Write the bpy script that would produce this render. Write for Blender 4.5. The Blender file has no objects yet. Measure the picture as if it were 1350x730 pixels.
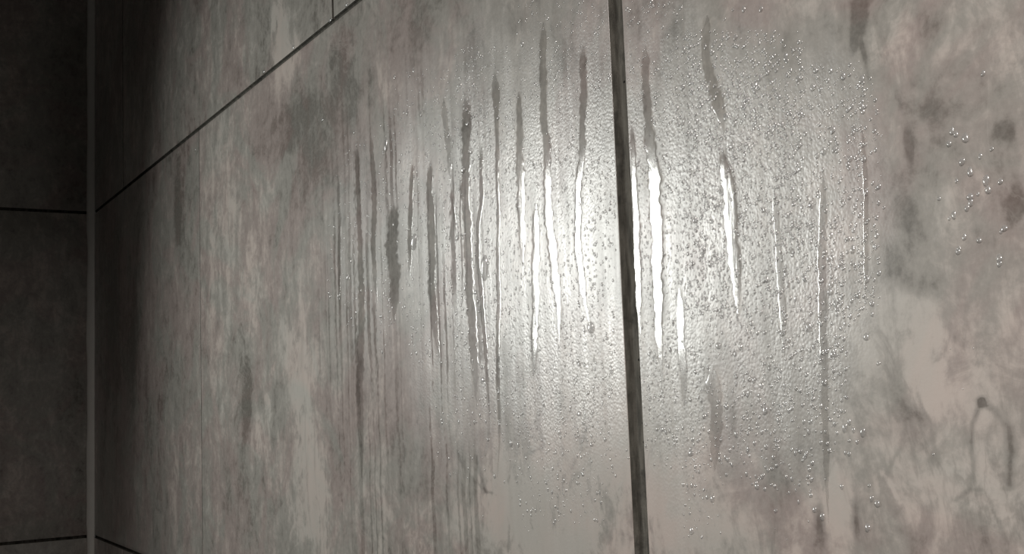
import bpy, math, random
import numpy as np
from mathutils import Vector, Matrix

random.seed(7); rng = np.random.default_rng(7)
S = bpy.context.scene
COL = S.collection

# ------------------------------------------------------------------ camera
Z0 = 1.5068                      # height of the lower horizontal joint
ROW = 0.3767                     # tile row height
TW = 0.6                         # tile width
JU = 1.053                       # wide vertical joint, distance from corner
YAW, PITCH, ROLL, FPX = 0.5372, 0.1071, -0.038, 1516.7
CAM = np.array([1.4118, -0.2662, Z0 + 0.1364])
fw = np.array([-math.cos(YAW)*math.cos(PITCH), math.sin(YAW)*math.cos(PITCH), math.sin(PITCH)])
r0 = np.cross(fw, [0, 0, 1]); r0 /= np.linalg.norm(r0); u0 = np.cross(r0, fw)
RT = r0*math.cos(ROLL) + u0*math.sin(ROLL); UP = u0*math.cos(ROLL) - r0*math.sin(ROLL)
cd = bpy.data.cameras.new('camera'); cam = bpy.data.objects.new('camera', cd); COL.objects.link(cam)
cam.matrix_world = Matrix([[RT[i], UP[i], -fw[i], CAM[i]] for i in range(3)] + [[0, 0, 0, 1]])
cd.sensor_width = 36; cd.lens = 36*FPX/1350; cd.clip_start = 0.01
S.camera = cam

# ------------------------------------------------------------------ light
S.view_settings.view_transform = 'Standard'; S.view_settings.look = 'None'
S.view_settings.gamma = 1; S.view_settings.exposure = 0.33
S.view_settings.use_curve_mapping = False
w = bpy.data.worlds.new('room_light'); S.world = w; w.use_nodes = True
w.node_tree.nodes['Background'].inputs[0].default_value = (0.9, 0.88, 0.85, 1)
w.node_tree.nodes['Background'].inputs[1].default_value = 0.022

def wall_hit(x, y):
    """photo reading (x, y) -> (u, z) on the tiled wall plane y = 0"""
    d = fw + RT*(x-675)/FPX - UP*(y-365)/FPX
    t = -CAM[1]/d[1]
    p = CAM + t*d
    return p[0], p[2]

def area(name, loc, target, sx, sy, power, color, spread=180):
    l = bpy.data.lights.new(name, 'AREA'); l.shape = 'RECTANGLE'; l.size = sx; l.size_y = sy
    l.energy = power; l.color = color; l.spread = math.radians(spread)
    o = bpy.data.objects.new(name, l); COL.objects.link(o); o.location = loc
    q = (Vector(target)-Vector(loc)).to_track_quat('-Z', 'Y'); o.rotation_euler = q.to_euler()
    return o
# wall lamp in the shower, mirrored in the tiles
LAMP_X, LAMP_Y = 830, 345
hu, hz = wall_hit(LAMP_X, LAMP_Y)
hp = np.array([hu, 0, hz]); dd = hp-CAM; dd[1] *= -1; dd /= np.linalg.norm(dd)
LT = 0.76
lp = hp + dd*LT/math.hypot(dd[0], dd[1])
area("shower_lamp", lp, (1.05, 0, Z0+0.04), 0.20, 0.19, 1.06, (0.985, 1.0, 0.955), 160)
# added soft fill behind the camera, brightens the right of the wall
area("fill_light", (1.80, -0.80, 2.30), (1.36, 0, 1.60), 0.12, 0.12, 2.3, (1.0, 0.93, 0.88), 84)

# ------------------------------------------------------------------ materials
def mat(name):
    m = bpy.data.materials.new(name); m.use_nodes = True
    nt = m.node_tree; nt.nodes.clear()
    out = nt.nodes.new('ShaderNodeOutputMaterial')
    return m, nt, out
class N:
    def __init__(s, nt): s.nt = nt
    def __call__(s, t, props={}, **ins):
        n = s.nt.nodes.new('ShaderNode'+t)
        for k, v in props.items(): setattr(n, k, v)
        for k, v in ins.items():
            key = int(k[1:]) if k[0] == 'i' and k[1:].isdigit() else k.replace('_', ' ')
            if isinstance(v, bpy.types.NodeSocket): s.nt.links.new(v, n.inputs[key])
            else: n.inputs[key].default_value = v
        return n
    def math(s, op, a, b=0.0, c=0.0, clamp=False):
        return s('Math', {'operation': op, 'use_clamp': clamp}, i0=a, i1=b, i2=c).outputs[0]
    def mix(s, f, a, b, mode='MIX'):
        n = s('Mix', {'data_type': 'RGBA', 'blend_type': mode, 'clamp_factor': True}); L = s.nt.links
        for i, v in ((0, f), (6, a), (7, b)):
            if isinstance(v, bpy.types.NodeSocket): L.new(v, n.inputs[i])
            else: n.inputs[i].default_value = v
        return n.outputs[2]
    def sm(s, v, lo, hi, a=0.0, b=1.0):
        n = s('MapRange', {'interpolation_type': 'SMOOTHSTEP'})
        s.nt.links.new(v, n.inputs[0])
        for i, q in enumerate((lo, hi, a, b)): n.inputs[i+1].default_value = q
        return n.outputs[0]
    def noise(s, co, scale, detail=5, rough=0.55, dist=0.0):
        return s('TexNoise', {'noise_dimensions': '3D'}, Vector=co, Scale=scale, Detail=detail, Roughness=rough, Distortion=dist).outputs[0]

def stone(name, attrs):
    m, nt, out = mat(name); n = N(nt)
    co = n('TexCoord').outputs['Object']
    tid = n('Attribute', {'attribute_name': 'tile_id'}).outputs['Fac']
    sh = n('CombineXYZ', X=n.math('MULTIPLY', tid, 3.71), Y=0.0, Z=n.math('MULTIPLY', tid, 1.93)).outputs[0]
    co = n('VectorMath', {'operation': 'ADD'}, i0=co, i1=sh).outputs[0]
    v = n('Mapping', Vector=co, Scale=(1.0, 1.0, 0.5)).outputs[0]
    big = n.noise(v, 9, 4, 0.55, 0.5)
    mid = n.noise(v, 30, 7, 0.62, 1.0)
    fine = n.noise(v, 100, 6, 0.68, 1.2)
    hue = n.noise(n('Mapping', Vector=co, Location=(3.1, 0, 1.7)).outputs[0], 14, 4, 0.6, 0.8)
    fleck = n.noise(co, 420, 4, 0.7)
    val = n.math('ADD', n.math('MULTIPLY', big, 0.45), n.math('ADD', n.math('MULTIPLY', mid, 0.50), n.math('MULTIPLY', n.math('ADD', fine, n.math('MULTIPLY', n.math('SUBTRACT', n.noise(co, 330, 4, 0.6), 0.5), 0.6)), 0.36)))
    run = n.noise(n('Mapping', Vector=co, Scale=(1.0, 1.0, 0.07)).outputs[0], 120, 5, 0.65, 0.4)
    val = n.math('ADD', val, n.math('MULTIPLY', n.math('SUBTRACT', run, 0.5), 0.15))
    blot = n.noise(co, 62, 6, 0.66, 1.0)
    val = n.math('ADD', val, n.math('MULTIPLY', n.math('SUBTRACT', blot, 0.5), 0.50))
    if attrs:
        st = n('Attribute', {'attribute_name': 'stain'}).outputs['Fac']
        fog = n('Attribute', {'attribute_name': 'fog'}).outputs['Fac']
        stf = n.math('MULTIPLY', st, n.math('ADD', n.math('MULTIPLY', n.math('ADD', mid, n.math('MULTIPLY', fine, 0.8)), 1.3), -0.72))
        val = n.math('ADD', val, n.math('MULTIPLY', stf, 0.9))
    dark = n.mix(n.sm(hue, 0.42, 0.6), (0.150, 0.143, 0.126, 1), (0.175, 0.140, 0.125, 1))
    midc = n.mix(n.sm(hue, 0.42, 0.6), (0.320, 0.310, 0.282, 1), (0.345, 0.292, 0.272, 1))
    lite = n.mix(n.sm(hue, 0.35, 0.6), (0.50, 0.485, 0.445, 1), (0.57, 0.50, 0.455, 1))
    c = n.mix(n.sm(val, 0.43, 0.64), dark, midc)
    c = n.mix(n.sm(val, 0.62, 0.86), c, lite)
    # thin veins
    ve = n.noise(v, 13, 6, 0.6, 1.4)
    vein = n.sm(n.math('ABSOLUTE', n.math('SUBTRACT', ve, 0.5)), 0.0, 0.016, 1.0, 0.0)
    vein = n.math('MULTIPLY', vein, n.sm(big, 0.45, 0.62))
    c = n.mix(n.math('MULTIPLY', vein, 0.22), c, (0.12, 0.11, 0.10, 1))
    ve2 = n.noise(n('Mapping', Vector=co, Location=(7, 1, 4)).outputs[0], 19, 6, 0.62, 1.8)
    vein2 = n.sm(n.math('ABSOLUTE', n.math('SUBTRACT', ve2, 0.5)), 0.0, 0.02, 1.0, 0.0)
    c = n.mix(n.math('MULTIPLY', n.math('MULTIPLY', vein2, n.sm(big, 0.52, 0.40)), 0.2), c, (0.55, 0.52, 0.48, 1))
    c = n.mix(n.sm(fleck, 0.3, 0.75, 0.0, 0.16), c, (0.60, 0.57, 0.53, 1))
    p = n('BsdfPrincipled')
    L = nt.links
    nrm = n.noise(co, 900, 3, 0.6)
    if attrs:
        c = n.mix(n.math('MULTIPLY', fog, 0.36), c, (0.60, 0.60, 0.57, 1))
        vor = n('TexVoronoi', {'feature': 'SMOOTH_F1'}, Vector=n('Mapping', Vector=co, Scale=(1, 1, 0.9)).outputs[0], Scale=950.0, Smoothness=0.4, Randomness=1.0).outputs['Distance']
        hgt = n.math('ADD', n.math('MULTIPLY', nrm, 0.25), n.math('MULTIPLY', n.math('MULTIPLY', vor, -0.9), fog))
        b = n('Bump', Strength=0.24, Distance=0.00045, Height=hgt)
        # slow waviness of the glaze
        r = n.math('ADD', n.math('MULTIPLY', n.noise(n('Mapping', Vector=co, Scale=(1, 1, 0.08)).outputs[0], 170, 4, 0.6), 0.30), 0.23)
        wet = n('Attribute', {'attribute_name': 'wet'}).outputs['Fac']
        spec = n.math('MULTIPLY', n.math('ADD', n.math('MULTIPLY', fog, 1.8), 0.6), n.math('SUBTRACT', 1.0, n.math('MULTIPLY', wet, 0.7)))
        L.new(spec, p.inputs['Specular IOR Level'])
        L.new(r, p.inputs['Roughness'])
    else:
        b = n('Bump', Strength=0.15, Distance=0.0005, Height=nrm)
        p.inputs['Roughness'].default_value = 0.42
    L.new(b.outputs[0], p.inputs['Normal']); L.new(c, p.inputs['Base Color'])
    L.new(p.outputs[0], out.inputs[0])
    return m
M_TILE = stone('stone_look_tile', True)
M_TILE_L = M_TILE

def grout():
    m, nt, out = mat('dark_grout'); n = N(nt)
    co = n('TexCoord').outputs['Object']
    a = n.noise(n('Mapping', Vector=co, Scale=(1.6, 1, 0.25)).outputs[0], 260, 4, 0.6)
    b = n.noise(co, 60, 4, 0.6); g = n.noise(co, 900, 3, 0.6)
    c = n.mix(n.sm(a, 0.3, 0.7), (0.050, 0.047, 0.038, 1), (0.140, 0.132, 0.112, 1))
    c = n.mix(n.sm(b, 0.50, 0.68, 0, 0.8), c, (0.012, 0.011, 0.008, 1))
    p = n('BsdfPrincipled', Base_Color=c, Roughness=0.85, Normal=n('Bump', Strength=0.5, Distance=0.0006, Height=g).outputs[0])
    nt.links.new(p.outputs[0], out.inputs[0]); return m
M_GROUT = grout()
def plain(name, c1, c2, scale, rough):
    m, nt, out = mat(name); n = N(nt)
    co = n('TexCoord').outputs['Object']
    c = n.mix(n.noise(co, scale, 5), c1, c2)
    p = n('BsdfPrincipled', Base_Color=c, Roughness=rough)
    nt.links.new(p.outputs[0], out.inputs[0]); return m
M_BEAD = plain('grey_silicone', (0.72, 0.70, 0.65, 1), (0.82, 0.80, 0.75, 1), 120, 0.45)
M_FLOOR = plain('dark_floor_tile', (0.10, 0.095, 0.09, 1), (0.17, 0.16, 0.15, 1), 9, 0.5)
M_CEIL = plain('painted_ceiling', (0.5, 0.5, 0.48, 1), (0.55, 0.54, 0.52, 1), 30, 0.9)
M_PIT = plain('pinhole_black', (0.004, 0.004, 0.003, 1), (0.008, 0.007, 0.006, 1), 300, 0.9)

def water(name, rough, clear=0.97, wob=0.0, f0=0.03, refr=0.0, focus_white=0.0):
    m, nt, out = mat(name); n = N(nt)
    co = n('TexCoord').outputs['Object']
    tr = n('BsdfTransparent', Color=(clear, clear, clear, 1))
    gl = n('BsdfGlossy', Color=(1, 1, 1, 1), Roughness=rough)
    fr = n('LayerWeight', Blend=0.5)      # same reflectance from both sides of the thin film
    under = tr
    if refr:
        rf = n('BsdfRefraction', Color=(1, 1, 1, 1), Roughness=0.05, IOR=1.33)
        under = n('MixShader', i0=refr, i1=tr.outputs[0], i2=rf.outputs[0])
    if focus_white:
        df = n('BsdfDiffuse', Color=(0.85, 0.86, 0.85, 1))  # white body colour stands in for light focused by the drop
        under = n('MixShader', i0=focus_white, i1=under.outputs[0], i2=df.outputs[0])
    fac = n.math('ADD', n.math('MULTIPLY', n.math('POWER', fr.outputs['Facing'], 5.0), 1-f0), f0)
    if wob:
        h = n.noise(n('Mapping', Vector=co, Scale=(1, 1, 0.35)).outputs[0], 240, 3, 0.5)
        bp = n('Bump', Strength=wob, Distance=0.0004, Height=h).outputs[0]
        nt.links.new(bp, gl.inputs['Normal']); nt.links.new(bp, fr.inputs['Normal'])
    mx = n('MixShader', i0=fac, i1=under.outputs[0], i2=gl.outputs[0])
    nt.links.new(mx.outputs[0], out.inputs[0]); return m
M_DROP = water('clear_water', 0.18, 1.0, 0.0, 0.16, 0.18, 0.22)
M_FILM = water('running_water_film', 0.12, 1.0, 0.2, 0.14)

# ------------------------------------------------------------------ helpers
def link_mesh(name, verts, faces, mats, parent=None, midx=None, smooth=None):
    me = bpy.data.meshes.new(name)
    me.from_pydata(verts, [], faces)
    for m in mats: me.materials.append(m)
    if midx is not None: me.polygons.foreach_set('material_index', midx)
    if smooth is not None: me.polygons.foreach_set('use_smooth', smooth)
    me.update()
    o = bpy.data.objects.new(name, me); COL.objects.link(o)
    if parent: o.parent = parent
    return o
def local_scale(x, y):
    a = np.array(wall_hit(x, y)); b = np.array(wall_hit(x+1, y)); c = np.array(wall_hit(x, y+1))
    return abs(b[0]-a[0]), abs(c[1]-a[1])

# --------------------------------------------- streaks of running water: readings (x, y, width)
STREAKS = [
 ('faint', [(446, 235, 3), (448, 300, 3), (447, 400, 3)], 'faint thin water streak, leftmost of the streaks on the misted tile'),
 ('run', [(470, 190, 4), (474, 300, 5), (477, 400, 7), (474, 520, 8), (478, 640, 5)], 'long dark water streak reaching lowest at the left of the misted tile'),
 ('run', [(489, 180, 4), (494, 260, 6), (492, 330, 5), (497, 400, 4)], 'short dark water streak second to the right of the leftmost streak'),
 ('run', [(520, 270, 9), (516, 320, 14), (521, 370, 12), (519, 430, 5)], 'broad dark wet patch running down left of the elongated bright drop'),
 ('thin', [(544, 215, 4), (541, 280, 5), (540, 370, 4)], 'short dark water streak under the bead cluster, above the elongated bright drop'),
 ('run', [(567, 214, 5), (566, 250, 7), (570, 300, 8), (569, 380, 8), (575, 440, 7), (580, 480, 5)], 'dark beaded water streak left of the two long dark streaks'),
 ('thin', [(593, 254, 3), (598, 268, 3), (599, 290, 3), (602, 310, 4)], 'very short thin water streak ending in a small bright drop'),
 ('run', [(615, 127, 9), (615, 160, 11), (615, 200, 9), (613, 250, 9), (617, 300, 9), (618, 360, 9), (623, 430, 10), (629, 540, 8)], 'long straight dark water streak with rounded top, widest on the left half'),
 ('thin', [(635, 190, 3), (634, 230, 4), (636, 268, 5), (630, 292, 4), (630, 340, 4), (635, 390, 5), (641, 470, 4), (646, 560, 3)], 'narrow wavering dark water streak just right of the long straight dark streak'),
 ('run', [(652, 95, 6), (654, 130, 9), (655, 155, 4), (656, 240, 4), (658, 300, 4), (656, 320, 4), (658, 390, 5), (656, 480, 4), (659, 580, 3), (655, 630, 3)], 'thin bright-edged water streak from the dark teardrop down to the branching vein'),
 ('run', [(684, 120, 4), (685, 170, 7), (686, 230, 9), (688, 300, 8), (690, 360, 6)], 'bright water streak at the left edge of the lamp glare'),
 ('run', [(716, 30, 7), (716, 110, 8), (717, 165, 7), (722, 200, 8), (722, 270, 9), (728, 330, 10), (735, 390, 9), (738, 450, 7)], 'long bright water streak in the middle of the glare left of the wide joint'),
 ('run', [(707, 270, 7), (706, 340, 9), (706, 400, 8), (704, 470, 7), (703, 500, 5)], 'pale short water streak low between two brighter glare streaks'),
 ('run', [(769, 60, 7), (769, 130, 8), (768, 170, 6), (767, 210, 8), (762, 250, 7), (762, 330, 8), (768, 380, 8), (774, 412, 7), (778, 432, 6)], 'bright wavering water streak ending in the grey drop nearest left of the wide joint'),
 ('run', [(850, 60, 8), (852, 120, 9), (854, 160, 9), (858, 190, 12), (863, 240, 14), (866, 300, 14), (867, 360, 13), (868, 420, 10), (873, 520, 6)], 'widest white water streak just right of the wide dark joint'),
 ('run', [(933, 20, 10), (930, 60, 10), (931, 90, 9), (943, 122, 15), (951, 150, 12), (953, 168, 8), (953, 184, 3)], 'dark tapering wet drip ending in a point above the bright streak'),
 ('run', [(951, 196, 5), (957, 225, 13), (962, 260, 16), (965, 300, 15), (967, 340, 14), (972, 380, 11), (973, 420, 7)], 'bright white water streak below the pointed dark drip'),
 ('faint', [(1085, 225, 6), (1084, 290, 9), (1083, 370, 10), (1086, 470, 9), (1089, 600, 7), (1092, 690, 5)], 'long soft pale water streak farthest right but one'),
 ('faint', [(1137, 170, 5), (1141, 240, 6), (1142, 330, 6), (1140, 400, 4)], 'faint short water streak farthest to the right'),
 ('faint', [(895, 380, 9), (899, 460, 9), (903, 540, 7)], 'faint greyish wet streak right of the widest white streak, low down'),
 ('faint', [(1020, 250, 6), (1027, 340, 8), (1032, 420, 8), (1035, 480, 5)], 'faint pale water streak between the drip streak and the long soft one'),
 ('faint', [(584, 130, 6), (592, 200, 6), (594, 240, 4)], 'faint dark water streak left of the rounded-top streak, high up'),
 ('run', [(833, 165, 4), (836, 230, 6), (839, 300, 8), (841, 370, 8), (844, 440, 6)], 'white water streak hugging the right edge of the wide dark joint'),
 ('faint', [(939, 480, 16), (945, 560, 14), (942, 620, 10)], 'broad dull wet streak low on the tile right of the wide joint'),
]
def streak_wall(pts, step=0.0012):
    P = []
    for (x, y, wpx) in pts:
        u, z = wall_hit(x, y); su, sz = local_scale(x, y)
        P.append((u, z, max(wpx*su, 0.0011)))
    P = np.array(P)
    zs = P[:, 1]
    n = max(6, int((zs[0]-zs[-1])/step))
    t = np.linspace(0, 1, n); zq = zs[0] + (zs[-1]-zs[0])*t
    uq = np.interp(-zq, -zs, P[:, 0]); wq = np.interp(-zq, -zs, P[:, 2])
    k = np.ones(9)/9
    if n > 12:
        uq = np.convolve(np.pad(uq, 4, 'edge'), k, 'valid'); wq = np.convolve(np.pad(wq, 4, 'edge'), k, 'valid')
    ph = rng.uniform(0, 6.28, 4)
    uq = uq + wq*(0.06*np.sin(zq*260+ph[0]) + 0.05*np.sin(zq*1100+ph[1]))
    wq = wq*1.2*(1 + 0.10*np.sin(zq*420+ph[2]) + 0.09*np.sin(zq*1330+ph[3]))
    return uq, zq, wq
SW = [streak_wall(s[1]) for s in STREAKS]

# --------------------------------------------- tone patches in the tiles, plus upper-left shade painted where the glow weakens (x, y, rx, ry, strength)
STAINS_AND_SHADE = [(745, 620, 110, 120, .7), (400, 140, 60, 100, -.2), (200, 350, 25, 300, .1), (540, 30, 60, 60, -.2),
 (1135, 18, 22, 40, -1.0), (1120, 55, 9, 20, -.9), (1235, 35, 12, 22, -.5), (1200, 190, 5, 20, -1.0), (1218, 85, 14, 12, -.35),
 (1250, 125, 45, 38, -.35), (1328, 160, 16, 18, -.6), (1186, 285, 34, 50, -.5), (1190, 385, 34, 24, -.55), (1342, 275, 12, 30, -.8),
 (1040, 45, 8, 16, -.5), (1075, 110, 8, 30, -.3), (1150, 70, 8, 30, -.5), (1214, 560, 20, 22, -.45), (1258, 440, 20, 24, -.4), (1190, 60, 45, 45, .4),
 (1296, 524, 4, 5, -2.2), (1180, 460, 60, 45, .35), (1245, 490, 22, 60, .3), (1165, 200, 22, 50, .15), (1095, 660, 26, 34, .7),
 (1080, 690, 6, 30, -.9), (1130, 690, 5, 34, -.6), (960, 560, 14, 50, -.4), (1030, 560, 30, 60, -.25), (1000, 640, 50, 30, -.2), (880, 650, 40, 50, .3),
 (700, 690, 48, 42, 1.0), (660, 640, 20, 26, .2), (760, 640, 40, 40, .25), (740, 600, 20, 30, -.3), (735, 670, 12, 25, -.4), (790, 690, 18, 30, .2),
 (345, 575, 14, 32, .55), (412, 630, 16, 60, .55), (325, 530, 6, 42, -.8), (475, 500, 6, 60, -.45), (395, 520, 10, 60, .4), (380, 450, 8, 50, .3),
 (370, 45, 8, 40, .9), (385, 75, 10, 18, .8), (362, 20, 4, 20, .6), (235, 275, 4, 34, -1.0), (385, 165, 50, 30, -.35), (410, 225, 30, 40, -.45), (370, 240, 24, 30, .2),
 (470, 130, 20, 26, -.25), (505, 105, 12, 30, .35), (555, 50, 24, 30, -.2), (450, 90, 8, 40, -.3), (480, 240, 20, 40, -.3), (520, 310, 16, 40, -.25),
 (300, 640, 18, 60, -.2), (260, 390, 6, 60, .1), (330, 370, 12, 60, .25), (230, 640, 6, 50, .25), (250, 560, 5, 50, .2), (150, 400, 8, 90, -.4), (175, 470, 8, 70, -.5),
 (300, 230, 20, 50, .15), (560, 640, 30, 40, -.1), (600, 690, 30, 20, .2), (430, 400, 14, 60, -.3), (450, 600, 12, 50, -.35), (690, 20, 30, 20, -.2),
 (1300, 620, 22, 60, .2), (1250, 690, 60, 30, .25), (1310, 80, 30, 30, .2), (1260, 250, 30, 40, .1), (880, 30, 14, 40, -.3), (840, 40, 12, 60, .1), (905, 110, 8, 30, -.3),
 (1290, 330, 30, 50, -.15), (620, 80, 8, 40, -.35), (740, 60, 12, 50, -.3), (780, 100, 14, 40, -.35), (790, 20, 10, 40, .1)]
VEINS = [([(1296, 524), (1318, 535), (1334, 560), (1338, 600), (1336, 640)], 6, -.8), ([(1292, 530), (1282, 555), (1284, 600), (1282, 640)], 4, -.7),
 ([(1256, 672), (1275, 655), (1296, 650), (1312, 680), (1328, 712)], 4, -.6), ([(628, 600), (640, 655), (665, 662), (690, 648)], 3, -1.0), ([(665, 662), (672, 690), (668, 728)], 3, -.7),
 ([(640, 655), (620, 625), (605, 600)], 3, -.5), ([(1165, 640), (1190, 600), (1200, 560)], 5, -.3), ([(690, 600), (715, 590), (730, 560)], 4, -.5),
 ([(1140, 60), (1150, 110), (1160, 200), (1150, 240)], 5, -.4), ([(1240, 620), (1230, 560), (1215, 520)], 4, -.3), ([(325, 470), (328, 520), (322, 570)], 4, -.7),
 ([(1165, 630), (1178, 655), (1186, 668)], 4, .8), ([(362, 20), (356, 60), (365, 85)], 4, .8), ([(375, 30), (374, 60), (385, 90)], 3, .7)]
# misted area
FOG = [(560, 250, 60, 150, .6), (640, 300, 60, 230, 1.), (720, 330, 90, 260, 1.), (770, 220, 60, 200, .9), (760, 480, 90, 110, .9), (880, 300, 60, 300, .85),
       (960, 250, 90, 180, 1.), (1050, 330, 80, 220, .8), (960, 480, 90, 120, .6), (480, 330, 40, 120, .5), (600, 480, 60, 120, .5), (1090, 180, 60, 100, .6), (930, 110, 70, 60, .8)]

def vnoise(x, z, seed):
    r = np.random.default_rng(seed).random((256, 256))
    xi = np.floor(x).astype(int); zi = np.floor(z).astype(int); fx = x-xi; fz = z-zi
    fx = fx*fx*(3-2*fx); fz = fz*fz*(3-2*fz)
    a = r[xi % 256, zi % 256]; b = r[(xi+1) % 256, zi % 256]; c = r[xi % 256, (zi+1) % 256]; d = r[(xi+1) % 256, (zi+1) % 256]
    return (a*(1-fx)+b*fx)*(1-fz) + (c*(1-fx)+d*fx)*fz
def fields(U, Z):
    """stain, painted shade and mist amount at wall points"""
    wu = (vnoise(U*60, Z*40, 1)-.5)*.012 + (vnoise(U*220, Z*150, 2)-.5)*.004
    wz = (vnoise(U*50, Z*50, 3)-.5)*.016 + (vnoise(U*200, Z*160, 4)-.5)*.005
    st = np.zeros_like(U); fg = np.zeros_like(U); wt = np.zeros_like(U)
    for (x, y, rx, ry, s) in STAINS_AND_SHADE:
        u, z = wall_hit(x, y); su, sz = local_scale(x, y)
        k = 1.0 if rx > 6 else .3
        d2 = ((U+k*wu-u)/(rx*su))**2 + ((Z+k*wz-z)/(ry*sz))**2
        st += s*np.exp(-np.minimum(d2, 30)**.85*.9)
    for (pts, wpx, s) in VEINS:
        best = np.full(U.shape, 1e9)
        for (a, b) in zip(pts[:-1], pts[1:]):
            A = np.array(wall_hit(*a)); B = np.array(wall_hit(*b)); AB = B-A
            su, sz = local_scale(*a)
            px = (U+.35*wu-A[0])/su; pz = (Z+.35*wz-A[1])/sz; ab = AB/np.array([su, sz])
            t = np.clip((px*ab[0]+pz*ab[1])/(ab@ab), 0, 1)
            best = np.minimum(best, (px-t*ab[0])**2+(pz-t*ab[1])**2)
        st += .6*s*np.exp(-(best/(wpx*wpx*.5))**.8)*(.4+1.1*vnoise(U*130, Z*110, 12))
    for (x, y, rx, ry, s) in FOG:
        u, z = wall_hit(x, y); su, sz = local_scale(x, y)
        d2 = ((U+wu-u)/(rx*su))**2 + ((Z+wz-z)/(ry*sz))**2
        fg = np.maximum(fg, s*np.exp(-np.minimum(d2, 30)**2*.5))
    band = vnoise(U*330, Z*9, 5)*.55 + vnoise(U*800+Z*10, Z*22, 6)*.3 + vnoise(U*120, Z*90, 7)*.35
    fg = np.clip(fg*(.15+1.35*band), 0, 1)
    left = np.clip((.955-U)/.03, 0, 1)*np.clip((U-.70)/.05, 0, 1)*np.clip((Z0+.33-Z)/.05, 0, 1)
    thr = vnoise(U*420+vnoise(Z*60, Z*0+5, 14)*.8, Z*7, 13) + .22*(vnoise(U*900, Z*500, 15)-.5)
    mm = np.clip((thr-.60)/.10, 0, 1)*left*np.clip(vnoise(U*90, Z*22, 16)*2.4-.5, 0, 1)
    fg = fg*(1-.9*mm); wt = np.maximum(wt, .85*mm*(fg > -1)); st = st-.35*mm  # wet runs also darkened in the tile colour, for their dark reflection
    jit = (vnoise(U*700, Z*900, 8)-.5)*.9 + (vnoise(U*1500, Z*1500, 10)-.5)*.5
    for (sk, sp, sl), (uq, zq, wq) in zip(STREAKS, SW):
        inside = (Z < zq[0]+.002) & (Z > zq[-1]-.002) & (np.abs(U-uq.mean()) < .05)
        if not inside.any(): continue
        zz = Z[inside]; uc = np.interp(-zz, -zq, uq); ww = np.interp(-zz, -zq, wq)
        tt = np.clip((zq[0]-zz)/(zq[0]-zq[-1]), 0, 1)
        fade = np.clip(np.minimum(tt/.05, (1-tt)/(.22+.1*vnoise(zz*500, zz*0+3, 11))), 0, 1)
        faint = sk == 'faint'; fl = .5 if faint else .05
        e = np.clip((np.abs(U[inside]-uc)-ww*.42+jit[inside]*ww*.22)/(ww*.14+.0002), 0, 1)
        e = 1-(1-e)*fade
        fg[inside] = np.minimum(fg[inside], fg[inside]*(fl+(1-fl)*e))
        wt[inside] = np.maximum(wt[inside], (1-e)*(.35 if faint else 1))
    return st, fg, wt

# --------------------------------------------- the tiled walls
def slab_grid(us, zs, flip):
    """tile face at depth 0 with its bevelled rim going back into the joint; (a, z, depth)"""
    r = .0004; dp = .0030
    def pad(v): return np.concatenate([[v[0], v[0]+.00025], [v[0]+r], v[(v > v[0]+r*1.2) & (v < v[-1]-r*1.2)], [v[-1]-r], [v[-1]-.00025, v[-1]]])
    us = pad(us); zs = pad(zs)
    A, Z = np.meshgrid(us, zs, indexing='ij')
    def dep(v):
        d = np.zeros(len(v)); d[0] = d[-1] = dp; d[1] = d[-2] = .00013; return d
    D = np.maximum(dep(us)[:, None], dep(zs)[None, :])
    n, m = A.shape
    idx = np.arange(n*m).reshape(n, m)
    F = np.stack([idx[:-1, :-1], idx[1:, :-1], idx[1:, 1:], idx[:-1, 1:]], -1).reshape(-1, 4)
    if flip: F = F[:, ::-1]
    return A.ravel(), Z.ravel(), D.ravel(), F
def grid_axis(a, b, lo, hi, fine, coarse):
    v = [a]
    while v[-1] < b:
        x = v[-1]; s = fine if (lo < x < hi) else coarse
        if x <= lo: s = min(s, max(lo-x+1e-5, fine))
        v.append(x+s)
    v[-1] = b
    if len(v) > 2 and v[-1]-v[-2] < 1e-5: v.pop(-2)
    return np.array(v)
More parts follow.
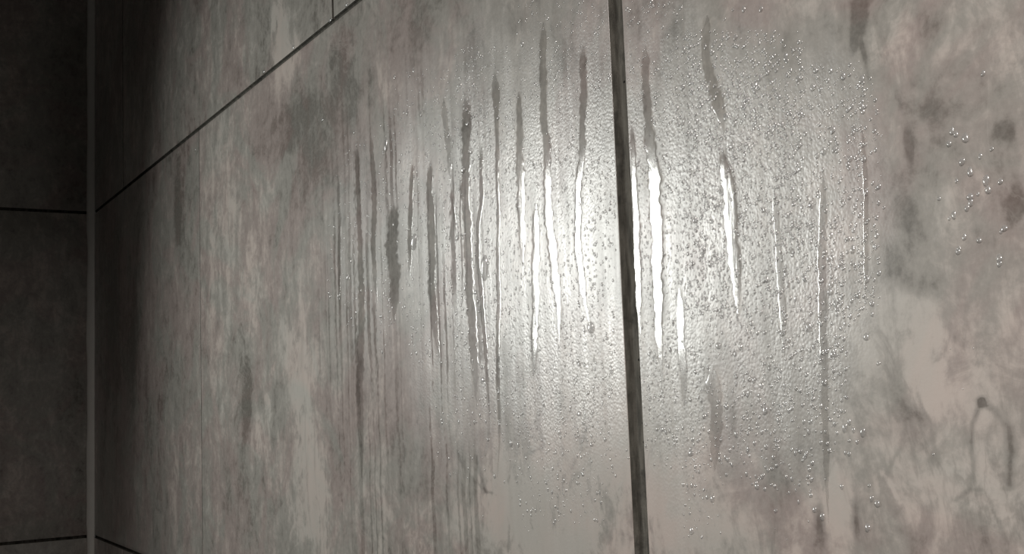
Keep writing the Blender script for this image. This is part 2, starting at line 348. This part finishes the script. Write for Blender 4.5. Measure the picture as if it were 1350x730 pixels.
def build_wall(name, along_x, length, rows, offs, gaps, thick=.06):
    V = []; F = []; MI = []; ST = []; FG = []; WT = []; TI = []; tid = 0; base = 0
    GH = .0030
    for k in range(rows):
        z0 = Z0-4*ROW+k*ROW; z1 = z0+ROW
        edges = sorted(offs(k, length))
        for (e0, e1) in zip(edges[:-1], edges[1:]):
            g0 = gaps(k, e0); g1 = gaps(k, e1)
            a0, a1 = e0+g0/2, e1-g1/2; b0, b1 = z0+GH/2, z1-GH/2
            vis = along_x and k in (4, 5)
            if vis and a0 < 1.24 and a1 > .4:
                zlo, zhi = (Z0+.03, Z0+.34) if k == 4 else (Z0+ROW, Z0+ROW+.16)
                us = grid_axis(a0, a1, .55, 1.245, .00060, .0025); zs = grid_axis(b0, b1, zlo, zhi, .0008, .004)
            elif vis:
                us = grid_axis(a0, a1, 0, .45, .003, .02); zs = grid_axis(b0, b1, z0, z1, .004, .01)
            else:
                us = np.linspace(a0, a1, 13); zs = np.linspace(b0, b1, 9)
            A, Z, D, f = slab_grid(us, zs, not along_x)
            P = np.stack([A, D, Z], 1) if along_x else np.stack([-D, -A, Z], 1)
            if vis: st, fg, wt = fields(A, Z)
            else: st = fg = wt = np.zeros(len(A))
            if vis and k == 4 and a1 < .5: st = st-.12
            TI.append(np.full(len(A), float(tid if along_x else tid+40))); tid += 1
            V.append(P); F.append(f+base); base += len(P); ST.append(st); FG.append(fg); WT.append(wt); MI.append((D[f].max(1) > .002).astype(int))
    # grout bed and wall core
    za = Z0-4*ROW; zb = za+rows*ROW; d0 = .0022
    c = [(0, d0, za), (length, d0, za), (length, thick, za), (0, thick, za), (0, d0, zb), (length, d0, zb), (length, thick, zb), (0, thick, zb)]
    if not along_x: c = [(-p[1], -p[0], p[2]) for p in c]
    V.append(np.array(c)); bf = np.array([[0, 1, 5, 4], [1, 2, 6, 5], [2, 3, 7, 6], [3, 0, 4, 7], [0, 3, 2, 1], [4, 5, 6, 7]])
    if not along_x: bf = bf[:, ::-1]
    F.append(bf+base); MI.append(np.ones(6, int)); ST.append(np.zeros(8)); FG.append(np.zeros(8)); WT.append(np.zeros(8)); TI.append(np.zeros(8))
    V = np.concatenate(V); F = np.concatenate(F); MI = np.concatenate(MI)
    me = bpy.data.meshes.new(name)
    me.vertices.add(len(V)); me.vertices.foreach_set('co', V.astype(np.float32).ravel())
    me.loops.add(len(F)*4); me.loops.foreach_set('vertex_index', F.astype(np.int32).ravel())
    me.polygons.add(len(F)); me.polygons.foreach_set('loop_start', np.arange(0, len(F)*4, 4, dtype=np.int32))
    me.materials.append(M_TILE); me.materials.append(M_GROUT)
    me.polygons.foreach_set('material_index', MI.astype(np.int32))
    me.update(calc_edges=True); me.validate()
    for nm, d in (('stain', ST), ('fog', FG), ('wet', WT), ('tile_id', TI)):
        at = me.attributes.new(nm, 'FLOAT', 'POINT'); at.data.foreach_set('value', np.concatenate(d).astype(np.float32))
    o = bpy.data.objects.new(name, me); COL.objects.link(o); o['kind'] = 'structure'
    return o
def offs_main(k, L):
    s = JU if k % 2 == 0 else .758
    e = [x for x in np.arange(s-3*TW, L, TW) if .03 < x < L-.02]
    return [0.0]+e+[L]
def gap_main(k, e):
    if e == 0: return 0.002
    if k == 4 and abs(e-JU) < .01: return .0088
    if k == 4 and abs(e-JU+TW) < .01: return .0010
    return .0026
wr = build_wall('wall_right', True, 2.4, 7, offs_main, gap_main)
wl = build_wall('wall_left', False, 1.8, 7, lambda k, L: [0.0]+[x for x in np.arange(.45 if k % 2 == 0 else .15, L, TW) if x < L-.02 and (x > .2)]+[L], lambda k, e: .003)

def box(name, lo, hi, m):
    x0, y0, z0 = lo; x1, y1, z1 = hi
    v = [(x0, y0, z0), (x1, y0, z0), (x1, y1, z0), (x0, y1, z0), (x0, y0, z1), (x1, y0, z1), (x1, y1, z1), (x0, y1, z1)]
    f = [(0, 3, 2, 1), (4, 5, 6, 7), (0, 1, 5, 4), (1, 2, 6, 5), (2, 3, 7, 6), (3, 0, 4, 7)]
    o = link_mesh(name, v, f, [m]); o['kind'] = 'structure'; return o
ZB = Z0-4*ROW; ZT = ZB+7*ROW
box('floor', (-.06, -1.8, ZB-.05), (2.4, .06, ZB), M_FLOOR)
box('ceiling', (-.06, -1.8, ZT), (2.4, .06, ZT+.05), M_CEIL)

# silicone bead down the corner
def corner_bead():
    V = []; F = []; nz = 260; ns = 9; R = .0078
    for i in range(nz+1):
        z = ZB + (ZT-ZB)*i/nz
        j = 1+.05*math.sin(z*37)+.04*math.sin(z*91+1)+.03*random.uniform(-1, 1)
        for k in range(ns+1):
            t = k/ns; bul = .0011*math.sin(math.pi*t)
            V.append((R*j*t+bul, -(R*j*(1-t))-bul, z))
        V.append((0.0005, .0005, z))
    q = ns+2
    for i in range(nz):
        for k in range(q):
            a = i*q+k; b = i*q+(k+1) % q
            F.append((a, b, b+q, a+q))
    F.append(tuple(range(q-1, -1, -1))); F.append(tuple(nz*q+k for k in range(q)))
    o = link_mesh('trim_1', V, F, [M_BEAD], smooth=[True]*len(F)); o['kind'] = 'structure'
    return o
corner_bead()

# ------------------------------------------------------------------ water on the wall
def fill(o, label, cat, group=None, kind=None):
    o['label'] = label; o['category'] = cat
    if group: o['group'] = group
    if kind: o['kind'] = kind
for (kind, pts, label), (uq, zq, wq) in zip(STREAKS, SW):
    n = len(zq); prof = [-.5, -.44, -.34, -.17, 0, .17, .34, .44, .5]
    hs = [0, .55, .88, .98, 1, .98, .88, .55, 0]
    cu, cz = uq[0], zq[-1]
    V = []; F = []
    for i in range(n):
        e = min(1, i/5+.12, (n-1-i)/(.14*n+2)+.05)
        h = (.000025 if kind == 'faint' else .00005 if uq[0] > .955 else .000012)*min(1.6, wq[i]/.004+.5)*e
        for s, hh in zip(prof, hs):
            V.append((uq[i]+s*wq[i]*e-cu, -h*hh-.00002+ (.00004 if hh == 0 else 0), zq[i]-cz))
    q = len(prof)
    for i in range(n-1):
        for k in range(q-1):
            a = i*q+k; F.append((a, a+q, a+q+1, a+1))
    o = link_mesh('water_streak', V, F, [M_FILM], smooth=[True]*len(F)); o.location = (cu, 0, cz)
    fill(o, label, 'water streak', 'water streaks running down the wet tile')

def dome(seg, rings, sag=.22):
    """unit droplet: round footprint, bulging out of the wall (-y), heavier towards the bottom"""
    V = []; F = []
    for r in range(rings):
        a = r/rings*math.pi/2
        for k in range(seg):
            t = 2*math.pi*k/seg
            h = math.sin(a)
            V.append((math.cos(a)*math.cos(t), -h, math.cos(a)*math.sin(t)-sag*h))
    V.append((0, -1, -sag))
    for r in range(rings-1):
        for k in range(seg):
            a = r*seg+k; b = r*seg+(k+1) % seg
            F.append((a, b, b+seg, a+seg))
    for k in range(seg): F.append(((rings-1)*seg+k, (rings-1)*seg+(k+1) % seg, rings*seg))
    return np.array(V), F

# countable larger drops: shared droplet shapes
shapes = []
for i in range(8):
    V, F = dome(20, 7, .15+.03*i)
    V = V.copy(); an = np.arctan2(V[:, 2], V[:, 0])
    V[:, [0, 2]] *= (1+.08*np.sin(2*an+i)+.06*np.sin(3*an+2.1*i))[:, None]
    me = bpy.data.meshes.new('water_drop'); me.from_pydata([tuple(v) for v in V], [], F)
    me.materials.append(M_DROP); me.polygons.foreach_set('use_smooth', [True]*len(F)); me.update(); shapes.append(me)
# each notable drop of its own: (x, y, width px, height px, label)
UNIQUE = [(546, 318, 6, 22, 'elongated clear drop hanging beside the dark patch, left of the dark streaks'),
 (509, 190, 4, 18, 'slim bright drop running down high on the left of the misted area'),
 (1296, 109-13, 6, 9, 'bright drop highest and farthest right, alone on dark stone'),
 (1319, 239, 7, 9, 'single bright drop near the right edge of the picture'),
 (1275, 274, 7, 9, 'largest bright drop of the right-hand group of scattered drops'),
 (1263, 331, 7, 9, 'lowest bright drop of the right-hand group of scattered drops'),
 (779, 431, 8, 16, 'grey drop at the foot of the wavering streak left of the wide joint'),
 (764, 545, 7, 7, 'round pale drop alone below the glare, left of the wide joint'),
 (1031, 439, 8, 8, 'bright round drop with dark underside on the lower right tile'),
 (911, 597, 7, 9, 'pale round drop low down, nearest right of the wide joint'),
 (603, 313, 5, 8, 'small bright drop at the foot of the very short thin streak'),
 (639, 352, 8, 34, 'long bright runny drop between two thin streaks'),
 (657, 155, 4, 7, 'small bright drop at the tip of the dark teardrop'),
 (425, 158, 4, 5, 'tiny drop farthest left on the middle tile, above the misted part'),
 (467, 174, 4, 5, 'tiny bright drop just above the leftmost dark streaks'),
 (616, 163, 5, 6, 'small bright drop inside the rounded top of the long dark streak'),
 (611, 223, 5, 10, 'bright drop on the left edge of the long straight dark streak'),
 (436, 26, 5, 6, 'bright drop on the tile edge left of the thin upper joint'),
 (457, 6, 5, 6, 'bright drop on the tile edge right of the thin upper joint'),
 (387, 62, 5, 6, 'small drop on the tile edge beside the white vertical marks'),
 (348, 94, 4, 5, 'small drop on the upper tile edge, lowest along the slanting joint'),
 (947, 455, 7, 9, 'clear drop in line below the glare streak right of the joint'),
 (258, 197, 4, 5, 'tiny pale drop just under the slanting joint at the left'),
 (637, 500, 5, 7, 'small drop between the ends of the two longest dark streaks')]
for (x, y, wp, hp_, lab) in UNIQUE:
    u, z = wall_hit(x, y); su, sz = local_scale(x, y)
    o = bpy.data.objects.new('water_drop', random.choice(shapes)); COL.objects.link(o)
    rx = wp*su/2; rz = hp_*sz/2
    rx = min(rx, rz*1.2+.0006)
    o.location = (u, 0.00005, z); o.scale = (rx, min(rx, rz)*.62, rz)
    fill(o, lab, 'water drop', 'clear water drops on the tiles')
CLUST = [((890, 960, 60, 165), 42, 'small clear drop in the dense sparkling cluster left of the dark drip', 5),
 ((965, 1060, 70, 200), 36, 'small clear drop in the cluster just right of the dark drip', 5),
 ((950, 1010, 0, 50), 6, 'small clear drop in the sparse row at the top above the dark drip', 4),
 ((1062, 1142, 90, 220), 26, 'small clear drop in the cluster under the dark stain at the top right', 5),
 ((1230, 1325, 170, 350), 24, 'small bright drop in the scattered group near the right edge', 4),
 ((895, 1010, 200, 380), 30, 'small drop on the glare beside the bright streak below the dark drip', 5),
 ((1010, 1150, 230, 440), 30, 'small drop around the long soft pale streak at mid height', 5),
 ((900, 1160, 440, 700), 34, 'small drop scattered over the lower part of the tile right of the wide joint', 5),
 ((670, 810, 400, 600), 20, 'small drop scattered below the glare left of the wide joint', 5),
 ((680, 800, 0, 160), 16, 'small drop in the beaded strip at the top left of the wide joint', 4),
 ((500, 665, 80, 240), 14, 'small drop in the beaded patch above the dark streaks on the left', 4),
 ((430, 510, 190, 420), 8, 'small drop on the leftmost dark streaks', 4)]
for (x0, x1, y0, y1), cnt, lab, sz_ in CLUST:
    put = []
    while len(put) < cnt:
        x = random.uniform(x0, x1); y = random.uniform(y0, y1)
        if any((x-a)**2+(y-b)**2 < 36 for a, b in put): continue
        put.append((x, y))
        u, z = wall_hit(x, y)
        o = bpy.data.objects.new('water_drop', random.choice(shapes)); COL.objects.link(o)
        r = random.uniform(.00045, .00105)*(1.25 if x < 700 else 1.1)
        o.location = (u, 0.00005, z); o.scale = (r, r*.62, r*random.uniform(.9, 1.5)); o.rotation_euler = (0, random.uniform(-.3, .3), 0)
        fill(o, lab, 'water drop', lab.replace('small clear drop', 'drops').replace('small bright drop', 'drops').replace('small drop', 'drops'))

# the countless fine beads of condensation: one stuff object
def condensation():
    zones = [((430, 520, 160, 430), 800), ((500, 620, 90, 480), 2600), ((600, 680, 60, 560), 2200), ((680, 812, 0, 700), 3600), ((826, 900, 0, 620), 1800),
             ((900, 1060, 40, 420), 4200), ((900, 1120, 400, 720), 2300), ((1060, 1160, 80, 420), 1200), ((1160, 1340, 120, 700), 260), ((560, 700, 520, 720), 300)]
    V0, F0 = dome(7, 3, .15); F4 = [f for f in F0 if len(f) == 4]; F3 = [f for f in F0 if len(f) == 3]
    P = []
    for (x0, x1, y0, y1), n in zones:
        for _ in range(n): P.append((random.uniform(x0, x1), random.uniform(y0, y1)))
    P = np.array([wall_hit(*p) for p in P]); _, fg, _ = fields(P[:, 0], P[:, 1])
    cl = vnoise(P[:, 0]*120, P[:, 1]*60, 9)
    keep = ((rng.random(len(P)) < .25+fg) & (rng.random(len(P)) < .35+cl)) & ((fg > .1) | (rng.random(len(P)) < .1))
    keep &= np.abs(P[:, 0]-JU) > .0052
    P = P[keep]
    n = len(P); R = .00024+.00058*rng.random(n)**1.8*(1+.25*(P[:, 0] < .95))
    sx = R*rng.uniform(.85, 1.2, n); szz = R*rng.uniform(.85, 1.5, n); sy = R*rng.uniform(.35, .6, n)
    VV = V0[None]*np.stack([sx, sy, szz], 1)[:, None, :] + np.stack([P[:, 0], np.full(n, .00004), P[:, 1]], 1)[:, None, :]
    m = len(V0); verts = VV.reshape(-1, 3)
    faces = [tuple(i*m+k for k in f) for i in range(n) for f in F0]
    o = link_mesh('condensation', verts.tolist(), faces, [M_DROP], smooth=[True]*len(faces))
    fill(o, 'fine beads of condensation misting the middle of the stone look tiles', 'condensation', None, 'stuff')
condensation()

# pinholes in the wide grout joint, their inner shade made as black domes
for i, (x, y) in enumerate([(833, 395), (836.6, 474), (838.6, 497), (842, 557.6), (843, 583), (817, 107)]):
    u, z = wall_hit(x, y)
    V, F = dome(12, 4, 0); V = V*np.array([.0007, .00025, .0005])
    o = link_mesh('pinhole', [tuple(v) for v in V], F, [M_PIT], smooth=[True]*len(F)); o.location = (u, .0022, z)
    fill(o, ['black speck in the wide dark joint, level with the glare streak ends', 'black speck in the wide dark joint, upper of a close pair', 'black speck in the wide dark joint, lower of a close pair', 'black speck in the wide dark joint, second from the bottom', 'black speck lowest in the wide dark joint', 'black speck highest in the wide dark joint'][i], 'speck', 'specks in the wide joint')
